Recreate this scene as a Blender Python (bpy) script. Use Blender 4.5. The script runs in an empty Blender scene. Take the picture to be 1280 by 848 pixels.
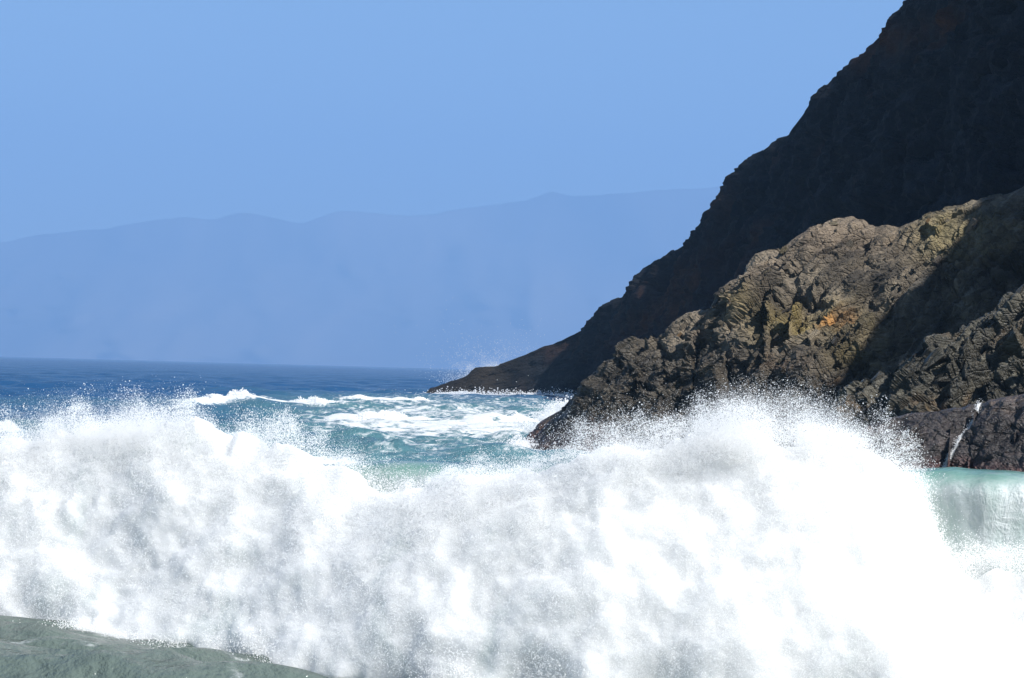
import bpy, math, numpy as np
from mathutils import Matrix, Vector
sc = bpy.context.scene
rad = math.radians

# ------------------------------------------------------------------ camera
W, H, FPX = 1280.0, 848.0, 3630.0          # photograph size and focal length in its pixels
CAM = np.array([0.0, 0.0, 4.0])
PITCH, ROLL = math.atan(38.6 / FPX), rad(1.575)
cam_d = bpy.data.cameras.new('camera')
cam_d.sensor_width = 36.0
cam_d.lens = 36.0 * FPX / W
cam_d.clip_start, cam_d.clip_end = 0.5, 60000.0
cam = bpy.data.objects.new('camera', cam_d)
sc.collection.objects.link(cam)
CM = Matrix.Translation(Vector(CAM)) @ Matrix.Rotation(math.pi / 2 + PITCH, 4, 'X') @ Matrix.Rotation(ROLL, 4, 'Z')
cam.matrix_world = CM
sc.camera = cam
CR = np.array(CM.to_3x3())

# ------------------------------------------------------------------ sky and sun
SUN_AZ, SUN_EL = rad(132), rad(43)           # azimuth from +Y (view direction) towards +X
SUN = np.array([math.cos(SUN_EL) * math.sin(SUN_AZ), math.cos(SUN_EL) * math.cos(SUN_AZ), math.sin(SUN_EL)])
world = bpy.data.worlds.new('World')
sc.world = world
world.use_nodes = True
wn = world.node_tree
sky = wn.nodes.new('ShaderNodeTexSky')
sky.sky_type = 'NISHITA'
sky.sun_disc = False
sky.sun_elevation = SUN_EL
sky.sun_rotation = SUN_AZ
sky.altitude = 0
sky.air_density = 1.0
sky.dust_density = 0.0
sky.ozone_density = 5.0
wn.links.new(sky.outputs[0], wn.nodes['Background'].inputs[0])
wn.nodes['Background'].inputs[1].default_value = 0.068
sun_d = bpy.data.lights.new('sun', 'SUN')
sun_d.energy = 4.5
sun_d.angle = rad(0.5)
sun_d.color = (1.0, 0.975, 0.93)
sun = bpy.data.objects.new('sun', sun_d)
sc.collection.objects.link(sun)
sun.rotation_euler = Vector(-SUN).to_track_quat('-Z', 'Y').to_euler()
vs = sc.view_settings
vs.view_transform = 'Standard'
vs.look = 'None'
vs.exposure = 0.75
vs.gamma = 1.0
vs.use_curve_mapping = False
cy = sc.cycles
cy.max_bounces = 10
cy.diffuse_bounces = 7
cy.glossy_bounces = 3
cy.transmission_bounces = 6
cy.volume_bounces = 1
cy.use_denoising = True
cy.caustics_reflective = False
cy.caustics_refractive = False
cy.sample_clamp_indirect = 6.0

# ------------------------------------------------------------------ numpy helpers
rng = np.random.default_rng(11)

def hsh(*ix, seed=0):
    h = np.full(np.broadcast(*ix).shape, (seed * 2654435761 + 97) & 0xffffffff, np.uint32)
    for k, i in zip((374761393, 668265263, 2246822519), ix):
        h = (h ^ (np.asarray(i).astype(np.int64).astype(np.uint32) * np.uint32(k)))
        h = (h ^ (h >> np.uint32(15))) * np.uint32(2246822507)
        h = (h ^ (h >> np.uint32(13))) * np.uint32(3266489909)
        h = h ^ (h >> np.uint32(16))
    return (h >> np.uint32(8)).astype(np.float32) / np.float32(16777216.0)

def vnoise(p, seed=0):
    p = np.asarray(p, np.float64)
    i = np.floor(p).astype(np.int64)
    f = (p - i).astype(np.float32)
    f = f * f * f * (f * (f * 6 - 15) + 10)
    out = np.zeros(p.shape[:-1], np.float32)
    for dx in (0, 1):
        wx = f[..., 0] if dx else 1 - f[..., 0]
        for dy in (0, 1):
            wy = wx * (f[..., 1] if dy else 1 - f[..., 1])
            for dz in (0, 1):
                out += wy * (f[..., 2] if dz else 1 - f[..., 2]) * hsh(i[..., 0] + dx, i[..., 1] + dy, i[..., 2] + dz, seed=seed)
    return out * 2 - 1

def fbm(p, octv=4, seed=0, gain=0.5, lac=2.03):
    a, s, out = 1.0, 0.0, 0.0
    p = np.asarray(p, np.float64)
    for o in range(octv):
        out = out + a * vnoise(p, seed + o * 13)
        s += a
        a *= gain
        p = p * lac + 7.31
    return out / s

def sstep(a, b, x):
    t = np.clip((x - a) / (b - a), 0, 1)
    return t * t * (3 - 2 * t)

def ray(px, py):
    px, py = np.asarray(px, float), np.asarray(py, float)
    d = np.stack([(px - W / 2) / FPX, -(py - H / 2) / FPX, -np.ones_like(px)], -1)
    return d @ CR.T

def at_y(px, py, Y):
    """the point on a pixel's line of sight at ground distance Y"""
    d = ray(px, py)
    return CAM + d * ((np.asarray(Y, float) - CAM[1]) / d[..., 1])[..., None]

def on_sea(px, py, z=0.0):
    d = ray(px, py)
    return CAM + d * ((z - CAM[2]) / d[..., 2])[..., None]

def project(P):
    q = (P - CAM) @ CR
    return W / 2 - FPX * q[..., 0] / q[..., 2], H / 2 + FPX * q[..., 1] / q[..., 2]

def grid_mesh(name, P, mat, attrs=None, smooth=True, flip=False):
    nu, nv = P.shape[:2]
    me = bpy.data.meshes.new(name)
    me.vertices.add(nu * nv)
    me.vertices.foreach_set('co', P.reshape(-1).astype(np.float32))
    idx = np.arange(nu * nv, dtype=np.int32).reshape(nu, nv)
    q = np.stack([idx[:-1, :-1], idx[1:, :-1], idx[1:, 1:], idx[:-1, 1:]], -1).reshape(-1, 4)
    if flip:
        q = q[:, ::-1]
    n = len(q)
    me.loops.add(n * 4)
    me.loops.foreach_set('vertex_index', np.ascontiguousarray(q).reshape(-1))
    me.polygons.add(n)
    me.polygons.foreach_set('loop_start', np.arange(0, n * 4, 4, dtype=np.int32))
    me.polygons.foreach_set('use_smooth', np.full(n, smooth))
    for k, a in (attrs or {}).items():
        if a.ndim == 3:
            t = me.attributes.new(k, 'FLOAT_COLOR', 'POINT')
            c = np.ones((nu * nv, 4), np.float32)
            c[:, :3] = a.reshape(-1, 3)
            t.data.foreach_set('color', c.reshape(-1))
        else:
            t = me.attributes.new(k, 'FLOAT', 'POINT')
            t.data.foreach_set('value', a.reshape(-1).astype(np.float32))
    me.update(calc_edges=True)
    me.materials.append(mat)
    return me

def link(name, data, parent=None, **props):
    o = bpy.data.objects.new(name, data)
    sc.collection.objects.link(o)
    o.parent = parent
    for k, v in props.items():
        o[k] = v
    return o

_ng = {}
def point_nodes(mat):
    """geometry nodes: every vertex of the mesh becomes a droplet with the radius stored on it"""
    if mat.name in _ng:
        return _ng[mat.name]
    g = bpy.data.node_groups.new('droplets_' + mat.name, 'GeometryNodeTree')
    g.interface.new_socket('Geometry', in_out='INPUT', socket_type='NodeSocketGeometry')
    g.interface.new_socket('Geometry', in_out='OUTPUT', socket_type='NodeSocketGeometry')
    i, o = g.nodes.new('NodeGroupInput'), g.nodes.new('NodeGroupOutput')
    m = g.nodes.new('GeometryNodeMeshToPoints')
    a = g.nodes.new('GeometryNodeInputNamedAttribute')
    a.data_type = 'FLOAT'
    a.inputs['Name'].default_value = 'drop'
    s = g.nodes.new('GeometryNodeSetMaterial')
    s.inputs['Material'].default_value = mat
    g.links.new(i.outputs[0], m.inputs['Mesh'])
    g.links.new(a.outputs['Attribute'], m.inputs['Radius'])
    g.links.new(m.outputs[0], s.inputs[0])
    g.links.new(s.outputs[0], o.inputs[0])
    _ng[mat.name] = g
    return g

def droplets(name, P, R, mat, parent=None, **props):
    me = bpy.data.meshes.new(name)
    me.vertices.add(len(P))
    me.vertices.foreach_set('co', P.reshape(-1).astype(np.float32))
    me.attributes.new('drop', 'FLOAT', 'POINT').data.foreach_set('value', R.astype(np.float32))
    me.materials.append(mat)
    o = link(name, me, parent, kind='stuff', **props)
    md = o.modifiers.new('droplets', 'NODES')
    md.node_group = point_nodes(mat)
    return o

# ------------------------------------------------------------------ materials
def new_mat(name):
    m = bpy.data.materials.new(name)
    m.use_nodes = True
    nt = m.node_tree
    return m, nt, nt.nodes['Principled BSDF'], nt.nodes['Material Output']

def N(nt, t, **kw):
    n = nt.nodes.new(t)
    for k, v in kw.items():
        if k in n.inputs:
            n.inputs[k].default_value = v
        else:
            setattr(n, k, v)
    return n

def mathn(nt, op, a, b=None, clamp=False):
    n = nt.nodes.new('ShaderNodeMath')
    n.operation = op
    n.use_clamp = clamp
    for i, v in enumerate((a, b)):
        if v is None:
            continue
        if isinstance(v, (int, float)):
            n.inputs[i].default_value = v
        else:
            nt.links.new(v, n.inputs[i])
    return n.outputs[0]

def mixc(nt, f, a, b, mode='MIX'):
    n = nt.nodes.new('ShaderNodeMix')
    n.data_type = 'RGBA'
    n.blend_type = mode
    for s, v in ((n.inputs[0], f), (n.inputs[6], a), (n.inputs[7], b)):
        if isinstance(v, (int, float)):
            s.default_value = v
        elif isinstance(v, tuple):
            s.default_value = v + (1,)
        else:
            nt.links.new(v, s)
    return n.outputs[2]

def ramp(nt, x, lo, hi):
    n = nt.nodes.new('ShaderNodeMapRange')
    n.interpolation_type = 'SMOOTHSTEP'
    n.inputs['From Min'].default_value = lo
    n.inputs['From Max'].default_value = hi
    nt.links.new(x, n.inputs['Value'])
    return n.outputs[0]

def noise(nt, co, scale, detail=5, rough=0.55, dist=0.0):
    n = nt.nodes.new('ShaderNodeTexNoise')
    n.inputs['Scale'].default_value = scale
    n.inputs['Detail'].default_value = detail
    n.inputs['Roughness'].default_value = rough
    n.inputs['Distortion'].default_value = dist
    if co is not None:
        nt.links.new(co, n.inputs['Vector'])
    return n.outputs['Fac']

def mapped(nt, scale=(1, 1, 1), rot=(0, 0, 0)):
    t = nt.nodes.new('ShaderNodeTexCoord')
    m = nt.nodes.new('ShaderNodeMapping')
    m.inputs['Scale'].default_value = scale
    m.inputs['Rotation'].default_value = rot
    nt.links.new(t.outputs['Object'], m.inputs['Vector'])
    return m.outputs[0]

def spray_mat(name, col, trans=0.5):
    m, nt, p, out = new_mat(name)
    nt.nodes.remove(p)
    d = N(nt, 'ShaderNodeBsdfDiffuse')
    d.inputs[0].default_value = col + (1,)
    t = N(nt, 'ShaderNodeBsdfTranslucent')
    t.inputs[0].default_value = col + (1,)
    x = N(nt, 'ShaderNodeMixShader')
    x.inputs[0].default_value = trans
    nt.links.new(d.outputs[0], x.inputs[1])
    nt.links.new(t.outputs[0], x.inputs[2])
    nt.links.new(x.outputs[0], out.inputs[0])
    return m

M_SPRAY = spray_mat('spray_white', (0.95, 0.95, 0.945))

def rock_mat(name, bump=0.10, rough=0.75, spec=0.4):
    m, nt, p, out = new_mat(name)
    at = N(nt, 'ShaderNodeAttribute', attribute_name='tint')
    wt = N(nt, 'ShaderNodeAttribute', attribute_name='wet')
    co = mapped(nt)
    n1 = noise(nt, co, 2.2, 8, 0.65)
    n2 = noise(nt, co, 9.0, 6, 0.7)
    v1 = mathn(nt, 'ADD', mathn(nt, 'MULTIPLY', n1, 1.1), mathn(nt, 'MULTIPLY', n2, 0.9))
    c = mixc(nt, 1.0, at.outputs['Color'], v1, 'MULTIPLY')
    nt.links.new(c, p.inputs['Base Color'])
    r = mathn(nt, 'SUBTRACT', rough, mathn(nt, 'MULTIPLY', wt.outputs['Fac'], mathn(nt, 'ADD', 0.18, mathn(nt, 'MULTIPLY', n1, 0.5))), True)
    nt.links.new(r, p.inputs['Roughness'])
    p.inputs['Specular IOR Level'].default_value = spec
    # fractures: sharp-edged cells of two sizes, drawn out along the bedding
    cb = mapped(nt, (0.75, 1.0, 1.5), (0.3, 0.65, 0.2))
    dn = N(nt, 'ShaderNodeTexNoise', Scale=1.3, Detail=4.0)
    nt.links.new(cb, dn.inputs['Vector'])
    wv = N(nt, 'ShaderNodeMix', data_type='VECTOR')
    wv.inputs[0].default_value = 0.16
    nt.links.new(cb, wv.inputs[4])
    nt.links.new(dn.outputs['Color'], wv.inputs[5])
    hs = []
    for sc_, amp, wid in ((1.7, 1.0, 0.10), (4.6, 0.5, 0.14)):
        ve = N(nt, 'ShaderNodeTexVoronoi', feature='DISTANCE_TO_EDGE', Scale=sc_)
        vc = N(nt, 'ShaderNodeTexVoronoi', feature='F1', Scale=sc_)
        nt.links.new(wv.outputs[1], ve.inputs['Vector'])
        nt.links.new(wv.outputs[1], vc.inputs['Vector'])
        sp = N(nt, 'ShaderNodeSeparateColor')
        nt.links.new(vc.outputs['Color'], sp.inputs[0])
        hs.append(mathn(nt, 'MULTIPLY', mathn(nt, 'ADD', ramp(nt, ve.outputs['Distance'], 0.0, wid), mathn(nt, 'MULTIPLY', sp.outputs[0], 1.3)), amp))
    b = N(nt, 'ShaderNodeBump', Strength=1.0, Distance=bump)
    hgt = mathn(nt, 'ADD', noise(nt, co, 3.5, 10, 0.75), mathn(nt, 'ADD', mathn(nt, 'MULTIPLY', hs[0], 0.45), mathn(nt, 'MULTIPLY', hs[1], 0.45)))
    nt.links.new(hgt, b.inputs['Height'])
    nt.links.new(b.outputs[0], p.inputs['Normal'])
    return m

M_ROCK = rock_mat('basalt')
M_HEAD = rock_mat('headland_rock', bump=0.25, rough=0.9, spec=0.12)

def water_mat(name, soft=0.0, scale=0.9, bump=0.32):
    m, nt, p, out = new_mat(name)
    at = N(nt, 'ShaderNodeAttribute', attribute_name='tint')
    fo = N(nt, 'ShaderNodeAttribute', attribute_name='foam')
    co = mapped(nt)
    nt.links.new(at.outputs['Color'], p.inputs['Base Color'])
    p.inputs['Roughness'].default_value = 0.12
    p.inputs['IOR'].default_value = 1.33
    b = N(nt, 'ShaderNodeBump', Strength=1.0, Distance=bump)
    hgt = mathn(nt, 'ADD', noise(nt, co, 0.8, 6, 0.6), mathn(nt, 'MULTIPLY', noise(nt, co, 3.1, 4, 0.6), 0.3))
    nt.links.new(hgt, b.inputs['Height'])
    nt.links.new(b.outputs[0], p.inputs['Normal'])
    tr = N(nt, 'ShaderNodeBsdfTranslucent')
    tc = mixc(nt, 1.0, at.outputs['Color'], (0.75, 1.0, 0.95), 'MULTIPLY')
    nt.links.new(tc, tr.inputs[0])
    x1 = N(nt, 'ShaderNodeMixShader')
    x1.inputs[0].default_value = 0.30
    nt.links.new(p.outputs[0], x1.inputs[1])
    nt.links.new(tr.outputs[0], x1.inputs[2])
    # lacy foam: the amount stored on the surface opens a noise threshold
    n1 = noise(nt, co, scale, 9, 0.68, 0.6)
    n2 = noise(nt, co, 3.0, 6, 0.7, 0.4)
    nn = mathn(nt, 'ADD', mathn(nt, 'MULTIPLY', n1, 0.7), mathn(nt, 'MULTIPLY', n2, 0.3))
    f = ramp(nt, mathn(nt, 'ADD', nn, mathn(nt, 'SUBTRACT', mathn(nt, 'MULTIPLY', fo.outputs['Fac'], 0.75), 0.75)), -0.06 - soft, 0.10 + soft)
    d = N(nt, 'ShaderNodeBsdfDiffuse')
    d.inputs[0].default_value = (0.60, 0.625, 0.63, 1)
    b2 = N(nt, 'ShaderNodeBump', Strength=0.8, Distance=0.3)
    nt.links.new(nn, b2.inputs['Height'])
    nt.links.new(b2.outputs[0], d.inputs['Normal'])
    x2 = N(nt, 'ShaderNodeMixShader')
    nt.links.new(f, x2.inputs[0])
    nt.links.new(x1.outputs[0], x2.inputs[1])
    nt.links.new(d.outputs[0], x2.inputs[2])
    nt.links.new(x2.outputs[0], out.inputs[0])
    return m

M_SEA = water_mat('sea_water')

# ------------------------------------------------------------------ sea
# swells that stand out of the sea: photograph pixels of their crest's foot, height, reach in front and behind
SWELLS = [
    ([(215, 505), (260, 505), (300, 506), (345, 506), (372, 507), (415, 510)], 0.75, 1.6, 9.0, 'peaked white crest of a swell in open water left of the headland', 1.0),
    ([(425, 502), (460, 502), (500, 503), (548, 503)], 0.5, 1.6, 9.0, 'thin white crest of a swell reaching the tip of the headland', 1.0),
    ([(395, 524), (450, 526), (500, 527), (552, 527)], 0.5, 1.6, 8.0, 'broad foaming swell between the headland tip and the low foam line', 1.0),
    ([(560, 529), (600, 530), (650, 531), (690, 531), (722, 531)], 0.6, 1.6, 8.0, 'foaming swell washing against the left end of the sunlit outcrop', 1.0),
    ([(340, 574), (380, 577), (440, 583), (480, 585), (530, 586), (590, 587)], 0.40, 1.5, 5.0, 'low foam line rising right behind the green crest of the breaking wave', 0.8),
    ([(430, 556), (500, 558), (570, 560), (640, 562)], 0.35, 1.5, 6.0, None, 0.45),
    ([(-120, 534), (-40, 536), (10, 538), (40, 539)], 0.6, 1.6, 7.0, 'small white crest beside the drifting spray of the breaking wave', 0.8),
]
for i, s in enumerate(SWELLS):
    a = np.array(s[0], float)
    SWELLS[i] = (on_sea(a[:, 0], a[:, 1])[:, :2],) + s[1:]

def poly_dist(XY, line):
    """unsigned distance, signed side (+ = beyond), arc position 0..1"""
    best = np.full(XY.shape[:-1], 1e9)
    side = np.zeros_like(best)
    arc = np.zeros_like(best)
    seg = np.diff(line, axis=0)
    L = np.hypot(seg[:, 0], seg[:, 1])
    cum = np.concatenate([[0], np.cumsum(L)])
    for k in range(len(seg)):
        d = seg[k] / L[k]
        r = XY - line[k]
        t = np.clip(r[..., 0] * d[0] + r[..., 1] * d[1], 0, L[k])
        qx, qy = r[..., 0] - t * d[0], r[..., 1] - t * d[1]
        dd = np.hypot(qx, qy)
        m = dd < best
        best = np.where(m, dd, best)
        side = np.where(m, d[0] * qy - d[1] * qx, side)
        arc = np.where(m, (cum[k] + t) / cum[-1], arc)
    return best, side, arc

WAVES = []
for i in range(58):
    lam = 0.75 * 1.085 ** i
    th = rad(-105 + rng.normal(0, 26))          # travelling towards the beach
    WAVES.append((lam, th, rng.uniform(0, 6.283), 0.022 * lam ** 0.7 * math.exp(-lam / 22)))

def sea_height(XY, cell):
    z = np.zeros(XY.shape[:-1])
    x, y = XY[..., 0], XY[..., 1]
    near = 0.25 + 0.75 * sstep(22, 130, y)
    for lam, th, ph, a in WAVES:
        k = 6.28318 / lam
        s = np.sin(k * (x * math.cos(th) + y * math.sin(th)) + ph + 0.9 * np.sin(0.31 * k * (x * math.sin(th) - y * math.cos(th)) + ph * 3))
        z += a * (0.75 * s + 0.25 * (2 * ((s + 1) / 2) ** 2.2 - 1)) * sstep(0.5, 0.22, cell / lam) * (near if lam > 4 else 1.15)
    z += 0.50 * np.exp(-((x + 9.5) / 5.5) ** 2 - ((y - 39.0) / 5.0) ** 2)       # backwash heaping up before the wave
    return z

def swell_add(XY, z, foam):
    for line, h, wf, wb, lab, fm in SWELLS:
        fm *= 0.64
        m = (XY[..., 0] > line[:, 0].min() - 25) & (XY[..., 0] < line[:, 0].max() + 25) & (XY[..., 1] > line[:, 1].min() - 40) & (XY[..., 1] < line[:, 1].max() + 60)
        q = XY[m]
        d, sd, arc = poly_dist(q, line)
        wob = 1.6 * fbm(np.concatenate([q * 0.25, np.zeros((len(q), 1))], 1), 3, 5)
        ds = np.where(sd < 0, -d, d) + wob
        taper = np.clip(np.minimum(arc, 1 - arc) * 6 + 0.15, 0, 1) * np.where((arc <= 0) | (arc >= 1), np.exp(-(d / 4) ** 2), 1)
        prof = np.where(ds < 0, np.exp(-(ds / wf) ** 2), np.exp(-(ds / wb) ** 2))
        hv = 0.75 + 0.5 * fbm(np.concatenate([q * 0.35, np.ones((len(q), 1))], 1), 4, 9)
        z[m] += h * prof * taper * hv
        ff = np.where(ds < 0, np.exp(-(ds / (wf * 1.5)) ** 2), np.exp(-(ds / (wb * 0.5)) ** 2))
        foam[m] = np.maximum(foam[m], ff * taper * fm)

def build_sea():
    t_in = np.linspace(-0.20, 0.20, 520)
    t_out = 0.2 + np.cumsum(np.linspace(0.002, 0.05, 26))
    tx = np.concatenate([-t_out[::-1], t_in, t_out])
    ys = [16.0]
    while ys[-1] < 33000:
        y = ys[-1]
        if y < 62: st = 0.16
        elif y < 100: st = 1.0
        elif y < 600: st = 0.35 + (y - 100) / 500 * 1.2
        else: st = 1.55 * (y / 600) ** 1.75
        ys.append(y + st)
    ys = np.array(ys)
    X = tx[None, :] * ys[:, None]
    XY = np.stack([X, np.broadcast_to(ys[:, None], X.shape)], -1)
    cell = np.broadcast_to(np.maximum(np.gradient(ys), ys * 0.0008)[:, None], X.shape)
    z = sea_height(XY, cell)
    foam = np.zeros(X.shape)
    swell_add(XY, z, foam)
    y = XY[..., 1]
    p3 = np.concatenate([XY * 0.02, np.zeros(X.shape + (1,))], -1)
    n = fbm(p3, 4, 3)
    # churned, foam-laced water between the rocks and the breaking wave
    px, py = project(np.concatenate([XY, np.zeros(X.shape + (1,))], -1))
    churn = sstep(700, 300, y) * sstep(-0.14, -0.03, XY[..., 0] / y) * sstep(85, 110, y)
    lace = churn * (0.315 + 0.26 * n) + sstep(62, 44, y) * 0.17
    edge = np.zeros(X.shape)
    for line, w in FOAM_EDGE:
        d, sd, arc = poly_dist(XY, line)
        edge = np.maximum(edge, np.exp(-(d / w) ** 2))
    foam = np.maximum(foam, np.maximum(lace, edge * 0.52))
    deep = np.array([0.015, 0.088, 0.225])
    teal = np.array([0.095, 0.225, 0.26])
    shore = np.array([0.135, 0.175, 0.155])
    kd = sstep(130, 470, y + 120 * n - 260 * (churn - 0.5))[..., None]
    ks = sstep(70, 55, y)[..., None]
    tint = teal * (1 - kd) + deep * kd
    tint = tint * (1 - ks) + shore * ks
    P = np.concatenate([XY, z[..., None]], -1)
    return link('sea', grid_mesh('sea', P, M_SEA, {'foam': foam, 'tint': tint}, flip=True), kind='structure', label='blue sea with foam streaks and swell reaching to the horizon', category='sea')

# ------------------------------------------------------------------ rock building
def frame(dip, yaw, lean=0.0):
    a = np.array([math.cos(dip) * math.cos(yaw), math.cos(dip) * math.sin(yaw), math.sin(dip)])
    b = np.array([-math.sin(dip), lean, math.cos(dip)])
    b -= a * (a @ b)
    b /= np.linalg.norm(b)
    return np.stack([a, b, np.cross(a, b)])

def bed_frame(n, L, lean):
    """bedding whose traces on a face of normal n run along L"""
    n, a = np.array(n, float), np.array(L, float)
    n /= np.linalg.norm(n)
    a /= np.linalg.norm(a)
    b = np.cross(n, a)
    b = b / np.linalg.norm(b) * (1 if b[2] > 0 else -1) + lean * n
    b -= a * (a @ b)
    b /= np.linalg.norm(b)
    return np.stack([a, b, np.cross(a, b)])

BED = bed_frame((-0.25, -0.62, 0.75), (0.74, 0.22, 0.62), 0.5)
BED2 = bed_frame((-0.25, -0.62, 0.75), (0.66, 0.30, 0.70), 0.2)

def ridged(p, octv, seed):
    out, a = 0.0, 1.0
    p = np.asarray(p, float)
    for o in range(octv):
        out = out + a * (0.5 - np.abs(vnoise(p, seed + 7 * o)))
        a *= 0.55
        p = p * 2.1 + 3.7
    return out

def blocks(P, R, size, seed, warp=0.3):
    sa, sb, s_c = size
    q = P @ R.T
    q = q + warp * sb * np.stack([fbm(P / (3.0 * sb), 3, seed + k) for k in (1, 2, 3)], -1) * 2.2
    b = q[..., 1] / sb
    i = np.floor(b)
    a = q[..., 0] / (sa * (0.6 + 0.8 * hsh(i, seed=seed))) + hsh(i, seed=seed + 1) * 7
    j = np.floor(a)
    c = q[..., 2] / (s_c * (0.6 + 0.8 * hsh(i, j, seed=seed + 2))) + hsh(i, j, seed=seed + 3) * 5
    k = np.floor(c)
    fa, fb, fc = a - j, b - i, c - k
    h = hsh(i, j, k, seed=seed + 4) + hsh(i, seed=seed + 8) * 0.7 - 0.35
    tilt = (fa - .5) * (hsh(i, j, k, seed=seed + 5) - .5) * 1.0 + (fb - .5) * (hsh(i, j, k, seed=seed + 6) - .5) * 1.4 + (fc - .5) * (hsh(i, j, k, seed=seed + 7) - .5) * 1.0
    e = np.minimum(np.minimum(np.minimum(fa, 1 - fa) * sa, np.minimum(fb, 1 - fb) * sb), np.minimum(fc, 1 - fc) * s_c)
    return h - 0.5 + tilt, np.exp(-(e / (0.06 * sb + 0.02)) ** 2), hsh(i, j, k, seed=seed + 9)

def resample(pts, n):
    pts = np.asarray(pts, float)
    d = np.concatenate([[0], np.cumsum(np.linalg.norm(np.diff(pts, axis=0), axis=1))])
    t = np.linspace(0, d[-1], n)
    return np.stack([np.interp(t, d, pts[:, k]) for k in range(pts.shape[1])], 1)

def normals(P):
    n = np.cross(np.gradient(P, axis=0), np.gradient(P, axis=1))
    return n / (np.linalg.norm(n, axis=-1, keepdims=True) + 1e-9)

def loft(ridge, base, back, nu, nf, nb, bulge):
    """surface from a back foot over the ridge down to the front foot; bulge(u, v) pushes the front outward"""
    u = np.linspace(0, 1, nu)[:, None, None]
    vb = np.linspace(0, 1, nb)[None, :, None]
    vf = np.linspace(0, 1, nf)[None, 1:, None]
    back_p = back[:, None] * (1 - vb) + ridge[:, None] * vb
    front = ridge[:, None] * (1 - vf) + base[:, None] * vf
    P = np.concatenate([back_p, front], 1)
    v = np.concatenate([np.linspace(-1, 0, nb), np.linspace(0, 1, nf)[1:]])[None, :]
    n = normals(P)
    if n[:, nb + 5:, 1].mean() > 0:
        n = -n
    P = P + n * bulge(np.linspace(0, 1, nu)[:, None], v)[..., None]
    return P, np.broadcast_to(v, P.shape[:2])

def out_normals(P, nb):
    n = normals(P)
    return -n if n[:, nb + 5:, 1].mean() > 0 else n

def gauss_patch(px, py, cx, cy, rx, ry, ang=0.0):
    c, s = math.cos(rad(ang)), math.sin(rad(ang))
    x, y = px - cx, py - cy
    return np.exp(-(((x * c + y * s) / rx) ** 2 + ((-x * s + y * c) / ry) ** 2))

def px_groove(px, py, line, w):
    d, _, _ = poly_dist(np.stack([px, py], -1), np.array(line, float))
    return np.exp(-(d / w) ** 2)

FOAM_EDGE = []

# --- the headland in shade: its ridge falls to the sea at the left and curves nearer at the right, outside the frame
HR = [(533, 493, 462), (541, 486, 461), (560, 480, 461), (590, 471, 460), (600, 462, 460), (622, 460, 459), (640, 451, 458), (690, 430, 455), (725, 412, 452), (742, 398, 449),
      (760, 381, 445), (778, 374, 440), (795, 355, 434), (810, 332, 428), (835, 316, 420), (862, 304, 410), (879, 290, 400), (886, 281, 394), (893, 266, 388), (901, 243, 380), (910, 232, 376),
      (925, 210, 370), (933, 199, 366), (950, 190, 358), (965, 180, 352), (990, 167, 343), (1000, 150, 336), (1014, 128, 328), (1035, 105, 320), (1060, 82, 312), (1078, 68, 306), (1088, 58, 303),
      (1100, 45, 301), (1110, 40, 299), (1130, 34, 295), (1133, 28, 292), (1137, 12, 288), (1142, -2, 285), (1155, -30, 278)]
HR = np.array(HR, float)
hr = at_y(HR[:, 0], HR[:, 1], HR[:, 2])
hr = np.concatenate([hr, np.array([(46, 245, 48), (51, 205, 48), (48.5, 170, 45), (46, 142, 42), (44.8, 126, 39.5), (44.4, 112, 40.5), (44.2, 103.5, 40), (43.5, 97, 26), (42.5, 92, 10), (41, 88, 3), (39, 84, -2)], float)])

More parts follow.
